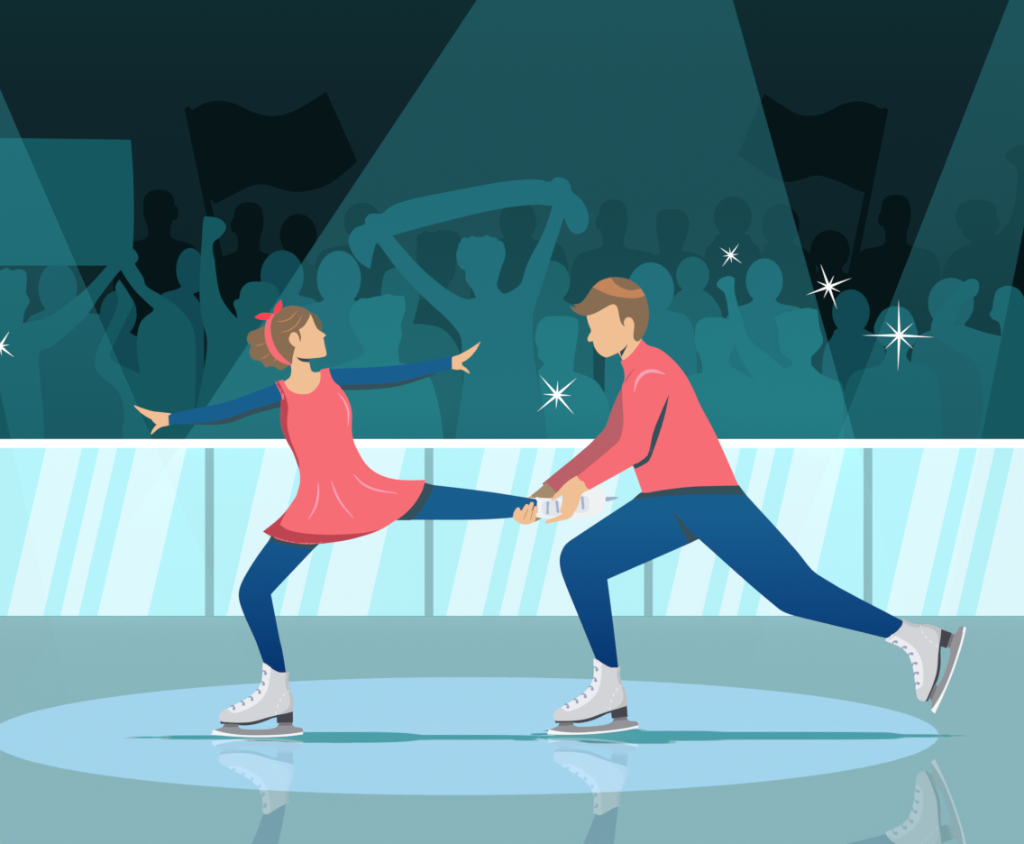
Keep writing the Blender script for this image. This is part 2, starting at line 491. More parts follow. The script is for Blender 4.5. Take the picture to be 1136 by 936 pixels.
# scarf holder
E = smooth([(413,262),(419,269),(441,299),(466,326),(509,369),(512.5,398),(514,425),(505,486),(504,495),(610,495),(600,440),(592,392),(591,352),(595,336),(610,289),(625.7,241),(630,228),(622,216),(612,222),
            (613,228),(602,259.5),(585,292.6),(578,314),(570,321),(559,325.7),(551.5,317.4),(553,308),(556,297),(560.5,284),(560,275),(557,268),(551,266),(545.6,263),(538,262),(531,264),(525,262.5),(518,266),(511,268),(509,273),(506.5,280),(507,290),(511,297.5),(516,300),(517,311),(524,321),(528,330),
            (517,331.7),(496,321),(466,296),(436,262),(428,250),(416,250)], corner=75)
person([E] + curls([(513,273),(516,268),(524,266.5),(532,267.5),(540,265.5),(548,268),(554,273),(555.5,282)], 4.8), 'Bc', 20.02, 'mid-teal curly-haired supporter stretching a scarf high above the head', gM, (557, 34))
sc = Piece(smooth([(405,243),(411,237),(423,237),(431,231),(440,226),(465,219),(496,213),(552,202.5),(585,199),(600,199.5),(610,201.5),(617,196.6),(628,199),(633,206),(634,211.5),(646,223),(653,239.6),(650,254.5),(640,259.5),(631.7,254.5),(625.7,241),(620,230),(613,228.5),(592,227),(552,232),(493,245.6),(436,261),
        (419,268),(414,281),(410.5,298.5),(397,289),(388,274),(387,263),(394,253),(405,248)], corner=75), 19.86, .035, 10)
tag(make('scarf', sc, flat(TONES['Bc']), None, W(520, 225, 19.86)), 'mid-teal supporter\'s scarf stretched wide between two raised hands', 'scarf')

# ---- front row
A1 = smooth([(-26,330),(-22,306),(-8,299),(0,300),(8,297),(13,300),(22,298.6),(29,302),(29.5,314),(29,325),(33,334),(28,344),(25,358.5),(52,352),(90,325),(108,307),(119,294.6),(127,284),(136,276),(146,275),(152,281),(153,288),(146,295),(139,297),(134,299),(112,327),(94,352),(58,384),(44,390),(44,415),(48,459.5),(49,495),(-60,495),(-62,400),(-50,370),(-20,358)], corner=75)
A3 = smooth([(138,282),(146,287),(152,297),(159,308),(162,317),(179.5,328),(197.5,340.6),(212,358.5),(216.6,376.5),(216.8,423.6),(216,453),(212,495),(152,495),(150,440),(155,414.6),(152.6,396.7),(152,374),(157,356),(172,343.5),(161.6,334),(148,320),(134,299),(131,290)], corner=75)
A4 = smooth([(132.4,310),(128,318),(131,336),(122,358.5),(108,388),(105.5,406),(112,417),(130,432.6),(137,450.5),(138,495),(170,495),(170,430),(155,414.6),(128,402),(122,394.5),(126,383),(139,356),(147,338),(143.6,327)], corner=75)
A5 = smooth([(226,241.6),(229,240),(244,243),(251,251.7),(245,262),(237,268.5),(235.6,277.5),(238,289),(240.5,309),(245,329),(255,345),(263.6,353.4),(262,345),(259,337),(261,332.7),(265,331.6),(267.4,321.5),(275,313.7),(288.7,312.5),(302,314.8),(309,322.6),(311,335),(325,350),(345,368),(352,400),(352,495),(212,495),(217.6,453),(223.7,423.6),(230,380),(223.7,352),(221.4,325),(222.5,290),(224,266)], corner=75)
A6 = smooth([(387,352),(389,343),(393,337),(400,331),(408,331),(416,329),(423,328),(430,326),(438,328),(448,328),(450,342),(444.6,360.5),(446,372),(442,385),(443,402),(462,408),(476,418),(483,435),(489,462),(493,495),(345,495),(345,425),(358,412),(374,405.7),(392,399),(404,393),(403,385),(396.5,375),(390,362)], corner=48)
A7 = smooth([(593.6,377),(595,366),(597,359),(605,351.5),(616,350.5),(628,350.5),(640,354),(641.6,365),(639,385),(637,398),(636,412),(648,416),(661.5,423),(673,441.6),(678,465),(679,495),(608,495),(604,460),(597,412),(602,406),(603,402),(597,396),(597,388)], corner=75)
A8 = smooth([(771,368),(773,358),(780,353),(792,352),(804,353),(812,360),(815,372),(814,386),(810,393),(810,405),(825,414),(842,427),(848,450),(850,495),(735,495),(740,435),(764,417),(779,413),(779,405),(776,394),(772,386)], corner=75)
A9 = smooth([(795,314.6),(799.5,309),(809,306),(815,308.4),(815,324),(823,352),(832,376.6),(850.6,392),(862,402),(869,409),(879,406),(878.7,399.6),(868,393),(865,383.6),(862.7,362),(858.7,353),(866.7,347.5),(876,346),(885,343.5),(896,341.6),(906.8,343.5),(909,362),(913,378),(908,387.6),(900,396),(900,405),(912,415.6),(933,424),(941,450),(948,495),(830,495),(832,450),(840,425.5),(828,408),(816.6,386),(809,352),(804,325.5),(796,318)], corner=48)
A10 = smooth([(969.5,365),(973,354),(979,345),(986,341),(993.6,339.5),(1002,341),(1008,345),(1013,353),(1016,362),(1018.4,373),(1013.6,382),(1007,389),(1005.6,395.6),(1011,402),(1029.7,406),(1040,421),(1044,450),(1046,495),(936,495),(936,450),(938.8,426),(949.5,411.6),(973.5,406),(981.6,397),(983,386),(974,378)], corner=75)
A11 = smooth([(1101.8,335.5),(1105.8,322),(1117.8,316.8),(1131,322),(1140,341),(1142,365),(1165,375),(1175,400),(1175,495),(1081,495),(1087,470),(1090.6,450),(1083,403.6),(1058,386),(1035,371.6),(1033,362),(1037.7,349),(1047,337),(1059,323.5),(1069.7,312.8),(1078,309),(1085,312),(1086,320),(1083,327.5),(1073.7,331.5),(1064.4,342),(1057.7,361),(1071,361.7),(1088.4,367.6),(1111,373),(1108.5,358),(1101.8,354),(1097.8,349),(1101,342)], corner=75)
front = [
 (A1, 'A', 19.25, 'curly-haired teal spectator at the left edge stretching an arm up to the placard', (-6, 38)),
 (A3, 'A', 19.47, 'round-backed teal spectator reaching an arm up to the placard\'s corner', (183, 26)),
 (A4, 'A', 19.7, 'slim wavy raised arm of a teal spectator between the two placard holders', (150, 14)),
 (A5, 'A', 19.7, 'teal spectator in a cap thrusting a fist straight up behind the girl skater', (282, 36)),
 (A6, 'Ac', 19.35, 'light teal man with wavy hair in profile just right of the girl skater\'s face', (418, 36)),
 (A7, 'Ac', 19.35, 'light teal boy with flat-topped hair behind the cross-shaped sparkle', (645, 28)),
 (A8, 'Ac', 19.35, 'light teal broad head right of the male skater\'s back', (794, 36)),
 (A9, 'Ac', 19.75, 'light teal spiky-haired spectator punching a fist upward in the centre beam', (890, 36)),
 (A10, 'A', 19.35, 'teal spectator with pointed hood-like hair behind the largest sparkle', (990, 34)),
 (A11, 'A', 19.45, 'teal spectator in profile at the right edge with one forearm bent up', (1120, 34)),
]
for polys, t, D, lab, hips in front:
    person(polys, t, D, lab, gF, hips)

# placard
pl = Piece(smooth([(-150,152),(0,153),(145,155),(147.5,190),(148.5,230),(148,260),(146,290),(144,294.5),(0,294.5),(-150,294.5)], corner=40), 19.62, .012, 2)
tag(make('placard', pl, flat(TONES['A']), None, W(20, 294, 19.62)), 'large blank teal placard held up at the left edge of the crowd', 'placard')

# flags
def flag(top, bot, cloth, D, label):
    root = empty('flag', W(*bot, D)); tag(root, label, 'flag', None)
    make('pole', Piece(stroke([(top[0], top[1], 3.6), (bot[0], bot[1], 4.6)]), D, .014), flat(blk), root)
    # waving cloth: the outline swells in soft folds
    p = Piece(smooth(cloth, corner=50), D, .012, 2)
    v, f = p.geo(); x0 = W(top[0], 0, D)[0]
    v = [(x, y + .10*math.sin(9*(x - x0))*min(1, abs(x - x0)*3), z) for x, y, z in v]
    make('cloth', (v, f), flat(blk), root)
    return root
flag((208.5, 122), (289.5, 505), [(206,122),(213.6,121.5),(228,113.7),(244,111.4),(262,115.5),(280,124),(298,129),(316,127.6),(336,118),(361,101),(378,139),(396,178.7),(383,190),(360.6,205.7),(333.6,213),(315.7,211),(295.5,205),(280,206),(260,214.6),(238,226),(226,210)], 23.2,
     'near-black waving flag on a pole at the upper left')
flag((981.5, 123), (903.8, 505), [(984,123),(978,121),(968,116),(951,112.6),(933.5,116),(914.7,125.4),(900.6,128),(886.5,126),(871,117.6),(848,104),(832,138),(817.6,172.4),(836.4,185),(858,197.5),(877,201.6),(889.7,199),(907,194.4),(930,201.6),(955.5,213),(964,210)], 23.2,
     'near-black waving flag on a pole at the upper right')

# sparkles of camera flashes
def sparkle(px, py, D, arms, label):
    """arms = [(angle_deg, length_px, half_width_px)]"""
    s = D / F; c = Vector(W(px, py, D)); vs, fs = [], []
    for a, L, w in arms:
        d = Vector((math.cos(math.radians(a)), 0, math.sin(math.radians(a)))); n = Vector((-d.z, 0, d.x)); y = Vector((0, 1, 0))
        b = len(vs)
        ww = w * s
        w *= .72
        ww = w * s
        vs += [tuple(c + d*L*s), tuple(c + n*ww), tuple(c - n*ww), tuple(c + y*ww), tuple(c - y*ww), tuple(c - d*ww)]
        for q in ([0,3,1],[0,1,4],[0,4,2],[0,2,3],[5,1,3],[5,4,1],[5,2,4],[5,3,2]): fs.append([b + i for i in q])
    o = make('camera_flash', (vs, fs), flat('ffffff'), None, tuple(c))
    tag(o, label, 'camera flash', 'camera flashes glinting in the crowd')
def arms8(rot, L, l, w, skew=0):
    return [(rot + 90*i, L, w) for i in range(4)] + [(rot + 45 + skew + 90*i, l, w*.9) for i in range(4)]
sparkle(997.5, 372, 19.0, [(91, 40, 2.2), (180, 41, 2.2), (-92, 40, 2.2), (-3, 39, 2.2), (135, 21, 1.7), (42, 21, 1.7), (-44, 22, 1.7), (-136, 22, 1.7)], 'largest eight-pointed white sparkle, over the hooded spectator')
sparkle(919.5, 318, 19.0, [(110, 27, 2.1), (21, 27, 2.1), (-70, 27, 2.1), (-160, 27, 2.1), (66, 14, 1.6), (-24, 14, 1.6), (-114, 14, 1.6), (156, 15, 1.6)], 'tilted white sparkle between the centre and right light beams')
sparkle(618, 438, 19.0, [(41, 29, 2.3), (131, 29, 2.3), (-49, 29, 2.3), (-140, 29, 2.3), (87, 16, 1.7), (-2, 16, 1.7), (-94, 16, 1.7), (177, 16, 1.7)], 'white sparkle over the flat-haired boy left of the male skater')
sparkle(810.5, 283, 19.9, [(54, 16, 1.4), (144, 15, 1.4), (-36, 16, 1.4), (-126, 16, 1.4), (99, 9, 1.1), (8, 9, 1.1), (-82, 9, 1.1), (-172, 9, 1.1)], 'smallest white sparkle, in front of the high round head of the back row')
sparkle(0, 384, 19.0, [(58, 20, 2.2), (-38, 20, 2.2), (238, 20, 2.2), (142, 20, 2.2), (10, 11, 1.6), (100, 11, 1.6), (-80, 11, 1.6), (190, 11, 1.6)], 'white sparkle cut by the left edge, over the curly placard holder')

# ================================================================== SKATERS
K = 0.0
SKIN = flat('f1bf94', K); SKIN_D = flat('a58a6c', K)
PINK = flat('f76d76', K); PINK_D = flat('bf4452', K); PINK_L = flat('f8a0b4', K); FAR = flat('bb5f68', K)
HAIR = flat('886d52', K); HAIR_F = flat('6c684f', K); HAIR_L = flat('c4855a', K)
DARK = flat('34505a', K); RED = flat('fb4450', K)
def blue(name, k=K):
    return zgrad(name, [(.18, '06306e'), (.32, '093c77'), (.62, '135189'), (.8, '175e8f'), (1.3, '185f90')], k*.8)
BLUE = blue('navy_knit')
BOOT = flat('d2d5d8', .1); BOOT_L = flat('ecedf1', .1); BOOT_S = flat('bfc1c4', .1); LACE = flat('98a3c1', .1); STITCH = flat('f0f1f3', .1)
SOLE = flat('45454d'); HOLD = flat('939398'); HOLD_D = flat('77777d'); BLADE = flat('f4f5f6')

# ---- ice skate, drawn side-on once and placed by a turn and a shift of its outline
SK = dict(
 boot=[(580,122),(615,126),(650,142),(700,176),(745,200),(785,209),(820,208),(812,250),(810,300),(825,370),(850,430),(858,500),(852,560),(780,578),(700,594),(620,614),(540,638),(460,655),(350,660),(250,655),(200,648),(184,610),(195,575),(230,548),(260,535),(320,505),(380,474),(455,430),(525,370),(560,310),(575,250),(578,180)],
 tongue=[(582,124),(615,127),(652,144),(652,180),(645,250),(632,320),(612,385),(560,460),(480,520),(380,562),(310,574),(262,536),(320,506),(380,475),(455,431),(525,371),(561,310),(576,250),(579,180)],
 heel=[(792,209),(820,208),(812,250),(811,300),(825,370),(850,430),(857,500),(851,558),(780,575),(700,591),(760,568),(800,540),(822,500),(826,450),(815,400),(790,345),(782,290),(786,240)],
 sole=[(197,643),(250,655),(350,660),(460,654),(540,637),(620,613),(700,592),(780,576),(852,555),(852,662),(780,664),(708,665),(705,612),(660,624),(620,640),(540,668),(470,682),(400,686),(330,677),(260,673),(200,672)],
 holder=[(235,674),(360,678),(362,698),(378,711),(400,718),(500,723),(600,721),(670,713),(710,695),(728,662),(838,660),(850,685),(880,702),(920,705),(942,722),(942,745),(800,764),(600,774),(400,772),(250,754),(140,728),(190,712),(218,700)],
 shade1=[(238,672),(360,676),(361,698),(300,702),(222,698)],
 shade2=[(730,660),(838,658),(850,684),(790,688),(716,688)],
 blade=[(136,724),(190,740),(250,750),(400,769),(600,771),(800,761),(942,738),(942,766),(800,783),(600,792),(450,791),(280,782),(118,768)],
)
LC = [(600, 212), (583, 308), (548, 382), (480, 446), (403, 489), (317, 528)]
DASH = [[(815,378),(808,382)], [(776,402),(764,418)], [(742,446),(734,466)], [(716,500),(710,524)], [(699,566),(697,582)]]
def sk_xf(ang, pivot, to, s=1.0):
    """turn about the blade tip (zoom units -> frame px)"""
    c, sn = math.cos(math.radians(ang)), math.sin(math.radians(ang))
    def f(p):
        x = 220 + p[0]/8.114 - pivot[0]; y = 720 + p[1]/8.114 - pivot[1]
        return (to[0] + s*(x*c + y*sn), to[1] + s*(-x*sn + y*c)) + tuple(p[2:])
    return f
def skate(parent, D, xf, label, leg):
    tr = lambda k: [xf(p) for p in SK[k]]
    bootP = Piece(smooth(tr('boot'), 3), D, .042, 13, over=[leg], lift0=.010)
    b = make('ice_skate', bootP, BOOT, parent)
    b['label'] = label
    make('tongue', Sheet(smooth(tr('tongue'), 3), bootP), BOOT_L, b)
    make('heel_shade', Sheet(smooth(tr('heel'), 3), bootP, .002, .002), BOOT_S, b)  # shade at the back of the boot, laid on as a grey sheet
    sd = [Sheet(stroke([xf(p) + (.45,) for p in d]), bootP, .005, .002, .6) for d in DASH]
    make('stitching', sd, STITCH, b)
    for (x, y) in LC:
        pts = [(x - 26, y - 14), (x - 12, y - 17), (x + 2, y - 10), (x + 7, y + 6)]
        st = stroke(curve([xf(p) + (r,) for p, r in zip(pts, (.5, .75, .85, 1.1))], 3))
        dot = el(*xf((x + 4, y + 8)), 1.7, 1.7, 0, 12)
        make('lace', Sheet([st, dot], bootP, .007, .003, .6), LACE, b)
    make('sole', Piece(smooth(tr('sole'), 3, 40), D, .034, 3), SOLE, b)
    hp = Piece(smooth(tr('holder'), 3, 50), D, .012, 3)
    h = make('blade_holder', hp, HOLD, b)
    for q in ('shade1', 'shade2'): make('holder_shade', Sheet(tr(q), hp, .002, .002), HOLD_D, b)  # shade on the blade supports, painted as darker sheets
    make('blade', Piece(smooth(tr('blade'), 3, 50), D, .014, 1.2), BLADE, b)
    return b

# ------------------------------------------------------------------ the girl
G = depth_of_ground(817.6)
gx = W(300, 0, G)[0]
head = smooth([(344,348),(349,359),(352.4,365),(357,368.2),(361.8,371.7),(358.7,374.3),(360.5,384),(362.2,393),(360,395.4),(354.4,396.5),(342,397.6),(343.3,403),(345.4,411),(349,413),(355.8,412),(357,425),(356,440),(335,450),(316,438),(314,424),(321,419),(323,414),(322.5,405),(315,396),(306,380),(304,362),(312,348),(328,342)], corner=58)
skinP = Piece(head, G, .085, 26)
def limb(pts, D, T): return Piece(stroke(curve(pts, 4)), D, T)
def fingers(roots, D0, dz, r0=1.7, step=.5):
    """roots = list of centre lines, each its own finger set apart in depth"""
    return [Piece(stroke(curve(p, 4)), D0 + dz * (i - (len(roots) - 1)/2), .0065, None, step) for i, p in enumerate(roots)]
earP = Piece(smooth([(321.6,374),(322.5,370),(325.5,368.3),(329,369.2),(331,372),(332.3,376),(333.2,381),(331,384.5),(328,384),(324,380.6),(322,377)]), G - .085, .045, 2)
girl_pieces = [skinP, earP,
    Piece(smooth([(322,430),(358,430),(378,446),(382,470),(380,500),(388,530),(400,560),(380,585),(325,585),(330,545),(338,525),(330,500),(322,470),(318,445)]), G, .07, 30),
    limb([(322,435,6), (280,446,4), (250,455.5,4), (215,461,4), (190,464.5,4.2), (181,465,4.6)], G, .025),
    limb([(362,424,6), (400,417,5), (436,414.5,5), (470,408.5,4), (500,402,4.2), (508,400.5,4.8)], G, .025),
    limb([(340,585,14), (318,612,12), (286,655,9), (292,690,8), (303,730,6), (306,760,5)], G, .03),
    limb([(400,560,14), (440,556,13), (480,557,12), (540,559.5,10), (588,562,5)], G, .03)]
# left hand: palm, four long fingers drawn together, thumb below
girl_pieces += [Piece(smooth([(190,458.5),(190,470.8),(180,473),(174,471),(168,464.5),(170,456.5),(178,457.2)]), G, .016, None, .8)]
girl_pieces += fingers([
    [(176,460,2.7), (168,458,2.1), (159,454.6,1.4), (149,449.8,.4)],
    [(176,462,2.7), (167,460.5,2.1), (158,456.2,1.4), (150,451.2,.5)],
    [(176,463.5,2.6), (167,462,1.9), (159,457.8,1.3), (152,453,.5)],
    [(176,465,2.2), (169,463.6,1.7), (161,459.8,1.1), (155,456,.5)]], G, .012)
girl_pieces += [Piece(stroke(curve([(181,469,3.4), (175,473,2.4), (171,477,1.7), (168,481,.7)], 4)), G - .006, .007, None, .5)]
# right hand
girl_pieces += [Piece(smooth([(500,396.5),(507,394.2),(514,392.5),(518,397),(512,402.5),(514,407),(509,410),(500,408.8)]), G, .016, None, .8)]
girl_pieces += fingers([
    [(511,395.5,2.6), (518,391.5,2.3), (525,386.3,1.5), (532.6,379.6,.4)],
    [(511,397,2.6), (518,393.5,2.3), (525,388.5,1.5), (531,382.5,.5)],
    [(511,398.8,2.5), (518,395.5,2.1), (524,391,1.4), (529,386,.5)],
    [(510,400.5,2.3), (516,398,1.8), (522,393.8,1.2), (526,390,.5)]], G, .012)
girl_pieces += [Piece(stroke(curve([(507,405,3), (512,407.5,2.2), (516.5,410,1.7), (520.4,413.6,.6)], 4)), G - .006, .007, None, .5)]
girl = make('person', girl_pieces, SKIN, None, (gx, G, 0))
tag(girl, 'female figure skater in a coral dress balancing on one leg, arms spread wide', 'person')
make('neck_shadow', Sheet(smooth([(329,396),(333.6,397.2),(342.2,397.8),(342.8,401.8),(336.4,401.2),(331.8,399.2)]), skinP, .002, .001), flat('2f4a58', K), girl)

# tights (both legs one garment)
torsoG = girl_pieces[2]; limbsG = girl_pieces[3:7]
legA = Piece(smooth([(312,575),(302,594),(298,599.5),(284.6,618),(271,640),(265.6,653),(265,664),(270,680),(283.4,710),(287,720),(292.5,735),(298,748),(312,750),(317.4,747),(313,720),(310.5,710),(300.7,659.4),(304.4,655),(347.5,609.4),(358,598),(365,575)], corner=45), G, .075, 16, over=[limbsG[2]])
legB = Piece(smooth([(400,535),(430,534),(472,537),(540,545),(585,552),(598,554),(600,569),(568,574),(540,576),(511,576.6),(455,576.6),(400,578)], corner=45), G, .07, 16, over=[limbsG[3]])
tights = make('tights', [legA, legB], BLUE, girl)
tights['label'] = 'navy blue tights'
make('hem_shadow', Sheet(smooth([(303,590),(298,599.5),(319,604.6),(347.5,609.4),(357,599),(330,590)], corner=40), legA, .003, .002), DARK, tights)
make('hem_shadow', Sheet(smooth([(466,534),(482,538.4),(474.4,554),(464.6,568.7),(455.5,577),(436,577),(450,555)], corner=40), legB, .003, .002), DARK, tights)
# sleeves
slL = Piece(smooth([(314,421),(305.6,425.4),(291,431.5),(250.6,446),(217,453),(190,458.6),(186.3,459),(187,471.4),(190,471),(223.7,468.8),(250.6,464),(280,454),(316,443)], corner=45), G, .058, 7, over=[limbsG[0]])
slR = Piece(smooth([(362,409.5),(385,408.4),(433,406),(462.8,402),(501.9,395),(502.2,408.6),(476,415),(436,424.4),(380,427),(366,428)], corner=45), G, .058, 8, over=[limbsG[1]])
sl = make('sleeve', slL, BLUE, girl); sr = make('sleeve', slR, BLUE, girl)
def under(poly, D):  # the arm's shade, painted as a narrow dark strip below the sleeve
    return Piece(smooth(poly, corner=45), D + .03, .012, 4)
make('sleeve_shade', under([(208,468),(250.6,462),(280,452),(316,441),(314.6,450.6),(280,459.8),(251,470),(210,471)], G + .01), DARK, sl)
make('sleeve_shade', under([(372,420),(436,420),(476,411),(490,410.5),(474,418.4),(436,429.4),(381,432.8),(376,430)], G + .01), DARK, sr)

# dress
dress_o = [(305.6,423.6),(314,421.4),(315.6,424),(321,431),(329.4,435.3),(337.8,436.4),(346,434.6),(353,428),(355.8,421.4),(355.6,410),(364.5,408),(369.5,420),(380.8,433.7),(387.5,446),(390.4,459.5),(390,475),(392,488),(398,502),(408,517),(422.7,527),(442.4,532),(472,532.3),(468.3,544),(457,561),(440,576),(420,588.5),(393,597),(366,601),(341.3,601.5),(319,598.3),(302,594),(291.3,589.7),(309.3,575),(321.6,561),(329,549),(332.7,534),(331.5,519.4),(325,502),(317.5,488),(313,475),(311.9,464),(313.4,450.6),(313.4,439),(310,430)]
dressP = Piece(smooth(dress_o, corner=55), G, .15, 34, step=3, over=[skinP, torsoG, slL, slR, legA, legB], lift0=.014)
dress = make('dress', dressP, PINK, girl)
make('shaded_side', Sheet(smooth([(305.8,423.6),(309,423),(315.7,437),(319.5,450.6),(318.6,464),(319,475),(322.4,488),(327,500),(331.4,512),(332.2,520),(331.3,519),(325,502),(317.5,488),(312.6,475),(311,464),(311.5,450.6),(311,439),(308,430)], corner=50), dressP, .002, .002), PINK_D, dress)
make('hem_shade', Sheet(smooth([(329,549.5),(316.7,568.7),(310.5,582),(319,587.5),(334,591),(358.6,593),(383,592.6),(403,591),(421.5,587.6),(393,597.3),(366,602),(341.3,604),(319,601),(302,595.5),(291.6,589.6),(309.3,575.2),(321.6,561.2)], corner=50), dressP, .002, .002), PINK_D, dress)  # dress shade along left edge and hem, painted in darker pink
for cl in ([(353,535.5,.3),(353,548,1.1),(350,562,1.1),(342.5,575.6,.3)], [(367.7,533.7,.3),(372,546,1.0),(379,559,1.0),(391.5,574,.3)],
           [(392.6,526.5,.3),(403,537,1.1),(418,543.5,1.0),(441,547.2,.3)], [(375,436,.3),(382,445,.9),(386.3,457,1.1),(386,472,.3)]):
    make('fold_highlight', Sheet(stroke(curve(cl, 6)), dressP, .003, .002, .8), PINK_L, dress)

# hair
hair_o = [(344,350),(343,345.7),(337.8,342),(326.7,339),(315.6,340.8),(307,345.7),(300,352),(294.7,360.3),(283.6,365.8),(276.7,368.6),(274,375),(275,380),(278.75,383),(276.7,390.8),(280.8,398.5),(289,400.5),(294.7,407.5),(303,406),(311.4,410.3),(321,404.7),(324.6,403.3),(326,395),(328.8,384.5),(324,380.5),(321.8,375),(325.3,368),(330.5,371),(332,375.6),(334.8,378.5),(335.4,372.8),(333,365),(337.8,361.7),(342,355.4)]
hairP = Piece(smooth(hair_o, corner=58), G, .098, 20, step=2, over=[skinP])
hair = make('hair', hairP, HAIR, girl)
hair['label'] = 'brown hair tied back in a bun'
make('fringe', Piece(smooth([(342,345),(350.3,349),(355.8,356),(357.6,361.7),(356.8,367.2),(352.4,365),(349,359),(344,350)], corner=58), G + .03, .05, 6), HAIR_F, hair)
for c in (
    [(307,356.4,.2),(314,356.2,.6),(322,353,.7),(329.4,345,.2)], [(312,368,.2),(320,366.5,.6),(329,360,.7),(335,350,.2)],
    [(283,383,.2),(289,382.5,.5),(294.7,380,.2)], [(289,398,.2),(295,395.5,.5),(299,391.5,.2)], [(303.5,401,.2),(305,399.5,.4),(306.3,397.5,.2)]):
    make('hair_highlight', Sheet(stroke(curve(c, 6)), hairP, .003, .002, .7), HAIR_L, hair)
bandP = Sheet(smooth([(301,347.5),(304.8,349),(301.7,354),(300,363),(301.7,375.6),(307,388),(315.6,397.8),(324.2,404.2),(321.8,405),(308.6,400),(300,391),(294.7,378.3),(293.6,366),(296.4,353.5)], corner=58), hairP, .006, .004)
make('headband', bandP, PINK, girl)
make('bow_loop', Piece(smooth([(282,352),(289,347.6),(296,347),(301.5,348.3),(299,353),(290.6,354.8)], corner=58), G - .09, .012), RED, girl)
make('bow_loop', Piece(smooth([(303.5,349),(304.4,342),(307.5,337),(311.9,332.3),(313.2,338),(311.7,343),(307.5,347.5)], corner=58), G - .09, .012), RED, girl)

# skates
skate(girl, G, sk_xf(0, (234.5, 814.6), (234.5, 814.6)), 'white laced boot standing on the ice', legA)
# the raised skate, seen from its front, held in the partner's hands
hsP = Piece(smooth([(593,556.5),(595,551),(599,552),(612,552.5),(630,551),(645,547),(654,541.5),(662.7,540),(669.7,543.8),(672.4,551),(671,560.7),(667,567.7),(660,572),(646,574.3),(634.5,574.8),(606,575),(595,573),(592.5,565)]), G, .045, 14)
hs = make('ice_skate', hsP, flat('f0f4f6', .4), girl); hs['label'] = 'raised white boot held by the partner'
make('tongue', Sheet(smooth([(603,556.5),(620,556.5),(621,570.5),(603,570.5)], corner=100), hsP), flat('e3e8ed', .4), hs)
make('tongue', Sheet(smooth([(638,551),(652,551),(653.5,560),(652,566.5),(640,569),(637,562)], corner=100), hsP), flat('e3e8ed', .4), hs)
for cc in ([(607.8,557.5,1.5),(607.4,569,1.5)], [(617.6,556.5,1.5),(619,567.5,1.5)], [(646,552,1.5),(647,563.5,1.5)]):
    make('lace', Sheet(stroke(cc), hsP, .006, .003, .7), flat('9fb8d6', .4), hs)
make('blade', Piece(smooth([(668,551),(673,551),(684,551),(685.8,552.2),(681,554.3),(673,556),(668,556)], corner=70), G, .010, 2), flat('9fb4cf', .4), hs)

# ------------------------------------------------------------------ the man
M = depth_of_ground(815.9)
mx = W(690, 0, M)[0]
mface = smooth([(650.8,349),(652.6,358),(655.8,367),(653.5,371.5),(651.8,376),(653,379),(657.8,378.2),(659.6,385),(664.4,392),(672,396.2),(678.3,394.4),(686,391),(690,398.3),(692,405),(712,400),(712,378),(710,362),(712,340),(704,324),(685,316),(664,322),(652,336)], corner=58)
mskin = Piece(mface, M, .085, 26)
mear = Piece(smooth([(692,358.5),(693.2,354),(696.5,351.7),(700,352.6),(702.8,357),(703,364),(702,370),(699,373),(696,369),(693.8,363)]), M - .085, .045, 2)
man_pieces = [mskin, mear,
    Piece(smooth([(695,395),(715,395),(740,410),(765,450),(785,500),(790,530),(765,560),(730,560),(722,530),(735,490),(720,450),(700,430)]), M, .065, 30),
    limb([(740,572,10), (670,600,13), (645,622,12), (652,650,11), (664,700,8), (673,740,6), (675,760,5)], M, .035),
    limb([(780,565,14), (840,615,15), (883,655,12), (930,673,9), (985,696,5), (1000,702,4)], M, .035),
    limb([(718,430,10), (706,490,9), (680,513,7), (650,533,6), (643,540,6)], M - .15, .03),
    limb([(705,430,6), (691,464,5), (668,493,5), (640,517,5), (612,541,4.5)], M + .15, .025)]
# near hand: palm over the boot, thumb above, four fingers curling below it
DN = G - .066
man_pieces += [Piece(smooth([(640,527.5),(654,543),(645.8,547.5),(643.7,553),(640,563.5),(636,569),(628,572),(621.5,568),(622.5,562),(624,551),(621,546),(627.5,536),(634,531)], corner=70), DN, .016, 8, 1.2)]
man_pieces += [Piece(stroke(curve([(629,540,4.2), (622.5,545.5,3), (617,550.5,2.4), (613.2,553.6,1.5)], 4)), DN - .004, .009, None, .6)]
man_pieces += fingers([
    [(632,562,4.6), (629,570,3.6), (620,574.5,2.6), (606.5,579,1.9)],
    [(634,562,4.4), (631,571,3.4), (622,575,2.4), (611,578,1.8)],
    [(636,561,4.0), (632,571,3.0), (624,575,2.2), (614,577.3,1.6)],
    [(637,559,3.4), (633,569,2.6), (626,573.6,1.9), (618,576,1.4)]], DN + .01, .014)
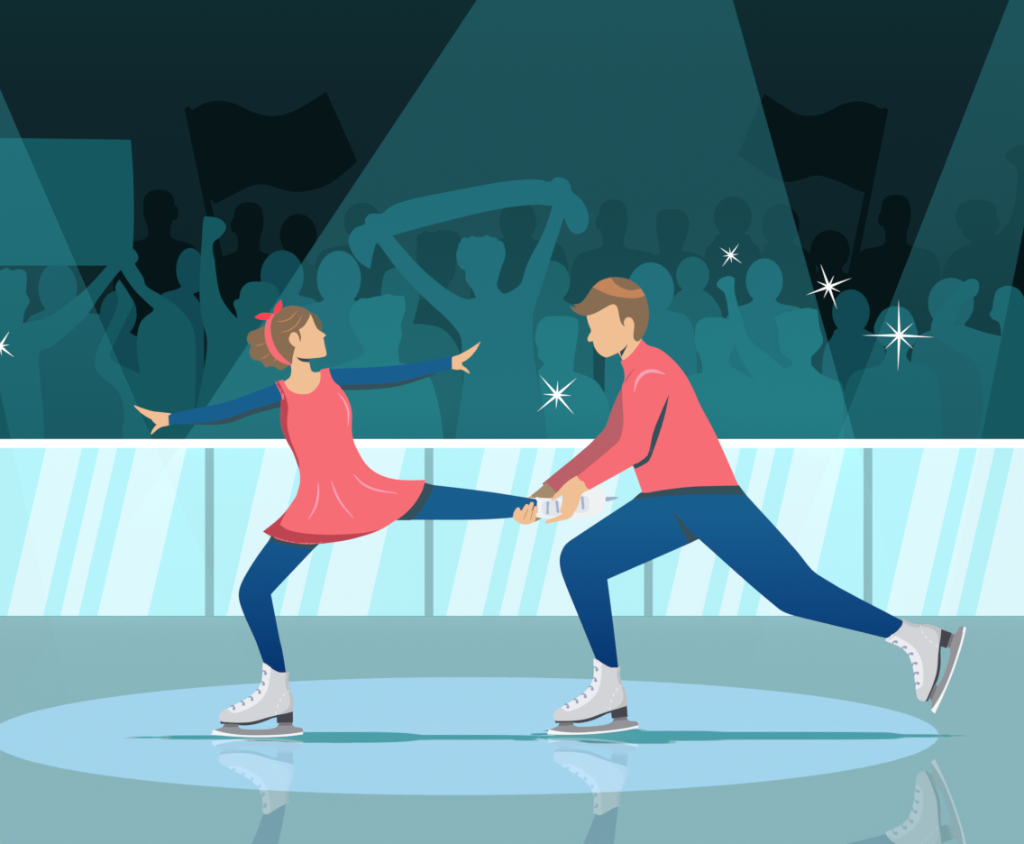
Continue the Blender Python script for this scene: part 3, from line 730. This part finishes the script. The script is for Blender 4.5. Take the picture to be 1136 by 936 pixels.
# far hand: four curled fingers closing over the ankle from below, thumb behind
DF_ = G - .075
man_pieces += [Piece(smooth([(569,573),(572,567),(580,566),(590,566),(595,570),(593.5,577.5),(590,580),(584,581.8),(577,580.6),(571.5,577)]), DF_ + .006, .012, None, .9)]
for c in ([(574.8,565,2.3), (572.2,570,2.6), (573.5,575,2.8)], [(584.5,561.5,2.4), (580.5,569,2.7), (578.8,576,2.9)],
          [(590,558.8,2.2), (587,567,2.6), (584,577,3)], [(594.6,563.5,2.4), (592.6,570,2.6), (590,577,2.6)]):
    man_pieces.append(Piece(stroke(curve(c, 4)), DF_ - .004, .010, None, .6))
man_pieces.append(Piece(stroke([(594,556,2.2), (600,560,2.4), (607,566,2)]), G + .08, .008, None, .8))
cre = [Piece(stroke(c), DF_ - .017, .0015, None, .5) for c in ([(581,576,.35), (583.5,570,.5), (585.6,564,.3)], [(588.6,577,.35), (590,571,.5), (591.6,565,.3)])]
# far forearm with its sleeve, shade put into their darker colours
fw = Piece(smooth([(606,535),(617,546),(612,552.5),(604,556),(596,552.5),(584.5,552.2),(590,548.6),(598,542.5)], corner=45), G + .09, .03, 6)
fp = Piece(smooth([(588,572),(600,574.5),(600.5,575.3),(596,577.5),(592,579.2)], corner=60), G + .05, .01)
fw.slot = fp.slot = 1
man = make('person', man_pieces + [fw, fp], [SKIN, SKIN_D], None, (mx, M, 0))
tag(man, 'male figure skater in a coral jacket lunging forward, holding his partner\'s raised skate', 'person')
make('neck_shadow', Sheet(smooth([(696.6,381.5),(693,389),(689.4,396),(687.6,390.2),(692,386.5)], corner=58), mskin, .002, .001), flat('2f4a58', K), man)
for q in cre: make('finger_crease', q, flat('c08a5e', K), man)
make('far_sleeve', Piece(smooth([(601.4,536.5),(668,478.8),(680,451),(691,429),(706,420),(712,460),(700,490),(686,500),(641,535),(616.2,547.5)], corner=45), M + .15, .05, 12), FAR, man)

# jacket
jk = [(711.7,376.4),(718.6,382.8),(731,387),(742,395),(752,405),(761,417),(770,434),(776,448),(793.5,481),(806,508),(819,538),(806,537.6),(780,537.8),(760,538.6),(737,541.6),(712.7,546.8),(708,533),(702,516.6),(712,500),(705,470),(693,445),(690,430),(693,420),(692,409.4),(688.7,401.2)]
tr_o = [(712.7,546.8),(737,540),(760,536),(790,535),(819.4,538),(828,549),(860,584),(884,611),(907,637),(1003.6,689.7),(998,697),(992,703),(985.5,708.3),(935,696),(880,682.5),(868,678),(857.8,670.3),(830,646.7),(775.2,597.7),(764,603),(673.8,642.5),(680,690),(686,740.7),(674,742),(664,738),(661,730.7),(642,684),(624.5,640.6),(621,626.5),(621.7,615),(627.3,604),(638.6,595.5),(702,553.8)]
trP = Piece(smooth(tr_o, corner=38), M, .11, 24, step=4, over=[man_pieces[2], man_pieces[3], man_pieces[4]])
jkP = Piece(smooth(jk, corner=50), M, .14, 30, step=3, over=[mskin, man_pieces[2], trP], lift0=.014)
jacket = make('jacket', jkP, PINK, man)
slN = Piece(smooth([(704,408),(718,404),(734,408),(742,420),(743,436),(735,462),(726,490),(720,503),(711,511),(702,516.6),(653.5,543.4),(640,528.5),(685,491),(688.5,485),(691.5,470),(691,452),(690.3,436),(693,422)], corner=50), M - .16, .055, 18)
sleeve = make('near_sleeve', slN, PINK, man)
make('arm_fold_shade', Sheet(smooth([(742,438.5),(739,455),(735,470),(731.5,481),(727,494),(720,511),(714,515.5),(704.8,520),(702,516.4),(711,511.5),(716.5,507.5),(720.5,500),(724.5,481),(733,459)], corner=55), [jkP, slN], .02, .004), DARK, man)  # shade between arm and body, painted as a dark sheet
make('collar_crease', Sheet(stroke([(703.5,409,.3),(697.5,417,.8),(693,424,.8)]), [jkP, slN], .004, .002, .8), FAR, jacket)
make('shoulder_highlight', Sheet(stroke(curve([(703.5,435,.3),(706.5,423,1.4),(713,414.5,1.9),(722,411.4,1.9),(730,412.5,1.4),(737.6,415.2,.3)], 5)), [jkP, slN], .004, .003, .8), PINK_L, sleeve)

# trousers
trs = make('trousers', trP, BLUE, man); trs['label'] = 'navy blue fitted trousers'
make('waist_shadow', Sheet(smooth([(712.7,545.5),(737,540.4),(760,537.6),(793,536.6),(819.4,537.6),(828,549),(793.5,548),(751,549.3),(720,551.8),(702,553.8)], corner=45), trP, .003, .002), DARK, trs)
make('crotch_shade', Sheet(smooth([(745.6,566),(775.2,597.7),(764,603),(755,585)], corner=40), trP, .003, .002), DARK, trs)  # fold shade painted as a dark triangle on the cloth

# hair
mh = [(631.8,339.3),(639.4,341.7),(636.7,337.6),(643,336.5),(649,331),(657.5,318.5),(665.8,311.5),(675.6,308),(685.3,307.4),(697.8,310),(710.3,319),(717,331.7),(719.7,345.6),(718.6,359.4),(714.4,370.6),(709,377.5),(704.7,377.8),(702,373.3),(703,359.4),(700,352.5),(695,352.5),(692,358),(693.6,362),(689.4,359.4),(686.7,352.5),(683.9,340),(679.7,337),(672.8,339.7),(661.7,346),(650.8,350),(643.6,349),(636.7,345)]
mhP = Piece(smooth(mh, corner=70), M, .10, 22, step=2, over=[mskin])
mhair = make('hair', mhP, HAIR, man); mhair['label'] = 'short brown hair with a swept fringe'
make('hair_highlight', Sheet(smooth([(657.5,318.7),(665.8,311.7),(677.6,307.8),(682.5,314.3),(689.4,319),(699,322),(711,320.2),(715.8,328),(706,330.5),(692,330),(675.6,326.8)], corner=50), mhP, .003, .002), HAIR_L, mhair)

skate(man, M, sk_xf(4, (234.5, 814.6), (607, 814.4)), 'white laced boot standing on the ice', trP)
skate(man, M, sk_xf(69.8, (234.5, 814.6), (1037, 791.5)), 'white laced boot lifted behind', trP)

# ------------------------------------------------------------------ mirrored mesh copies of boots and legs below the ice, standing in for reflection
def reflect(src, name):
    base = src
    while base.parent: base = base.parent
    me = src.data.copy()
    off = Vector(base.location)
    for v in me.vertices:
        w = v.co + off; v.co = (w.x, w.y, -w.z - .004)
    me.flip_normals()
    o = bpy.data.objects.new(name, me); COL.objects.link(o); o.parent = ice
    return o
for pr in (girl, man):
    for ch in list(pr.children):
        if ch.name.startswith(('tights', 'trousers')): reflect(ch, 'leg_reflection')
        if ch.name.startswith('ice_skate') and ch.get('label', '').startswith('white'):
            reflect(ch, 'skate_reflection')
            for g in ch.children: reflect(g, 'skate_reflection')

# ================================================================== LIGHT BEAMS
def beam(apex_px, left, right, Y, col, fade, label):
    """glowing see-through shell painting a light shaft down to the ice, no lamp inside; left/right = rows' edge x on the ice"""
    s = Y / F
    A = Vector(W(apex_px[0], apex_px[1], Y))
    cx = ((left + right)/2 - CX) * s; r = (right - left)/2 * s
    n = 96; vs, fs = [], []
    K_ = 12
    for k in range(K_ + 1):
        t = .02 + .98 * k / K_
        for i in range(n + 1):
            a = math.pi*i/n           # the far half of the shaft: a glowing shell for the haze behind the skaters
            b = Vector((cx + r*math.cos(a), Y + r*math.sin(a), .004))
            vs.append(tuple(A.lerp(b, t)))
    for k in range(K_):
        for i in range(n):
            j = i + 1
            fs.append([k*(n+1) + i, k*(n+1) + j, (k+1)*(n+1) + j, (k+1)*(n+1) + i])
    m = bpy.data.materials.new('beam_glow'); m.use_nodes = True
    nt = m.node_tree; nt.nodes.clear(); N = nt.nodes.new; L = nt.links.new
    out = N('ShaderNodeOutputMaterial'); add = N('ShaderNodeAddShader'); tr = N('ShaderNodeBsdfTransparent'); em = N('ShaderNodeEmission')
    geo = N('ShaderNodeNewGeometry'); sep = N('ShaderNodeSeparateXYZ'); rp = N('ShaderNodeValToRGB'); mr = N('ShaderNodeMapRange')
    mr.inputs[1].default_value = 0; mr.inputs[2].default_value = 4
    L(geo.outputs['Position'], sep.inputs[0]); L(sep.outputs[2], mr.inputs[0]); L(mr.outputs[0], rp.inputs[0])
    e = rp.color_ramp.elements
    while len(e) < len(fade): e.new(.5)
    for q, (z, v) in zip(e, fade): q.position = z/4
    for q, (z, v) in zip(e, fade): q.color = (v, v, v, 1)
    em.inputs[0].default_value = (*[c*8 for c in col], 1)
    mm = N('ShaderNodeMath'); mm.operation = 'MULTIPLY'; mm.inputs[1].default_value = 1/8
    L(rp.outputs[0], mm.inputs[0]); L(mm.outputs[0], em.inputs[1])
    L(tr.outputs[0], add.inputs[0]); L(em.outputs[0], add.inputs[1]); L(add.outputs[0], out.inputs[0])
    o = make('light_beam', (vs, fs), m, None, (cx, Y, 0))
    o['kind'] = 'stuff'
    return tag(o, label, 'light beam')
beam((729, -301), -8, 1038, 14.2, BEAM, [(0, .05), (.7, .12), (.93, .45), (1.0, 1.0), (1.12, 1.2), (1.5, 1.1), (1.9, 1.0), (4, 1.0)], 'widest teal spotlight beam, falling from top centre onto both skaters')
beam((1256, -349), 802, 1023, 14.0, (.0075, .064, .075), [(0, 0), (.3, .08), (.9, .45), (1.2, .55), (1.8, .85), (2.4, 1), (4, 1)], 'narrow teal spotlight beam slanting down from the upper right')
beam((-149, -244), 84, 310, 14.0, (.0075, .064, .075), [(0, 0), (.3, .08), (.9, .45), (1.2, .6), (1.8, .95), (2.4, 1.1), (4, 1.1)], 'narrow teal spotlight beam slanting down from the upper left')

# ================================================================== LAMPS, WORLD, CAMERA
def rgb_energy(c):
    m = max(c); return [x/m for x in c], m
c, e = rgb_energy(S)
sd = bpy.data.lights.new('arena_overhead', 'SUN'); sd.angle = 0.0; sd.color = c; sd.energy = e * math.pi / ALB
so = bpy.data.objects.new('arena_overhead', sd); COL.objects.link(so); so.location = (0, 14, 30)
c, e = rgb_energy(P_)
Hs = 40.0; pr_ = 523 * 14.2 / F; pxc = (515 - CX) * 14.2 / F
ld = bpy.data.lights.new('spotlight', 'SPOT'); ld.shadow_soft_size = 0.0; ld.spot_blend = 0.0
ld.spot_size = 2 * math.atan(pr_ / Hs); ld.color = c
ld.energy = e * math.pi / ALB * 4 * math.pi * Hs**2 * 1.0 * math.pi / math.pi
lo = bpy.data.objects.new('spotlight', ld); COL.objects.link(lo); lo.location = (pxc, 14.2, Hs)

w = bpy.data.worlds.new('arena_air'); bpy.context.scene.world = w; w.use_nodes = True
w.node_tree.nodes['Background'].inputs[0].default_value = (*lin('0e262b'), 1)
w.node_tree.nodes['Background'].inputs[1].default_value = .3

cam = bpy.data.cameras.new('camera'); co = bpy.data.objects.new('camera', cam); COL.objects.link(co)
co.location = (0, 0, H); co.rotation_euler = (math.pi/2, 0, 0)
cam.sensor_width = 36; cam.lens = F / 1136 * 36
cam.shift_y = -(468 - HZ) / 1136
cam.clip_end = 300
bpy.context.scene.camera = co
vs_ = bpy.context.scene.view_settings
vs_.view_transform = 'Standard'; vs_.look = 'None'; vs_.exposure = 0; vs_.gamma = 1
bpy.context.scene.cycles.transparent_max_bounces = 32
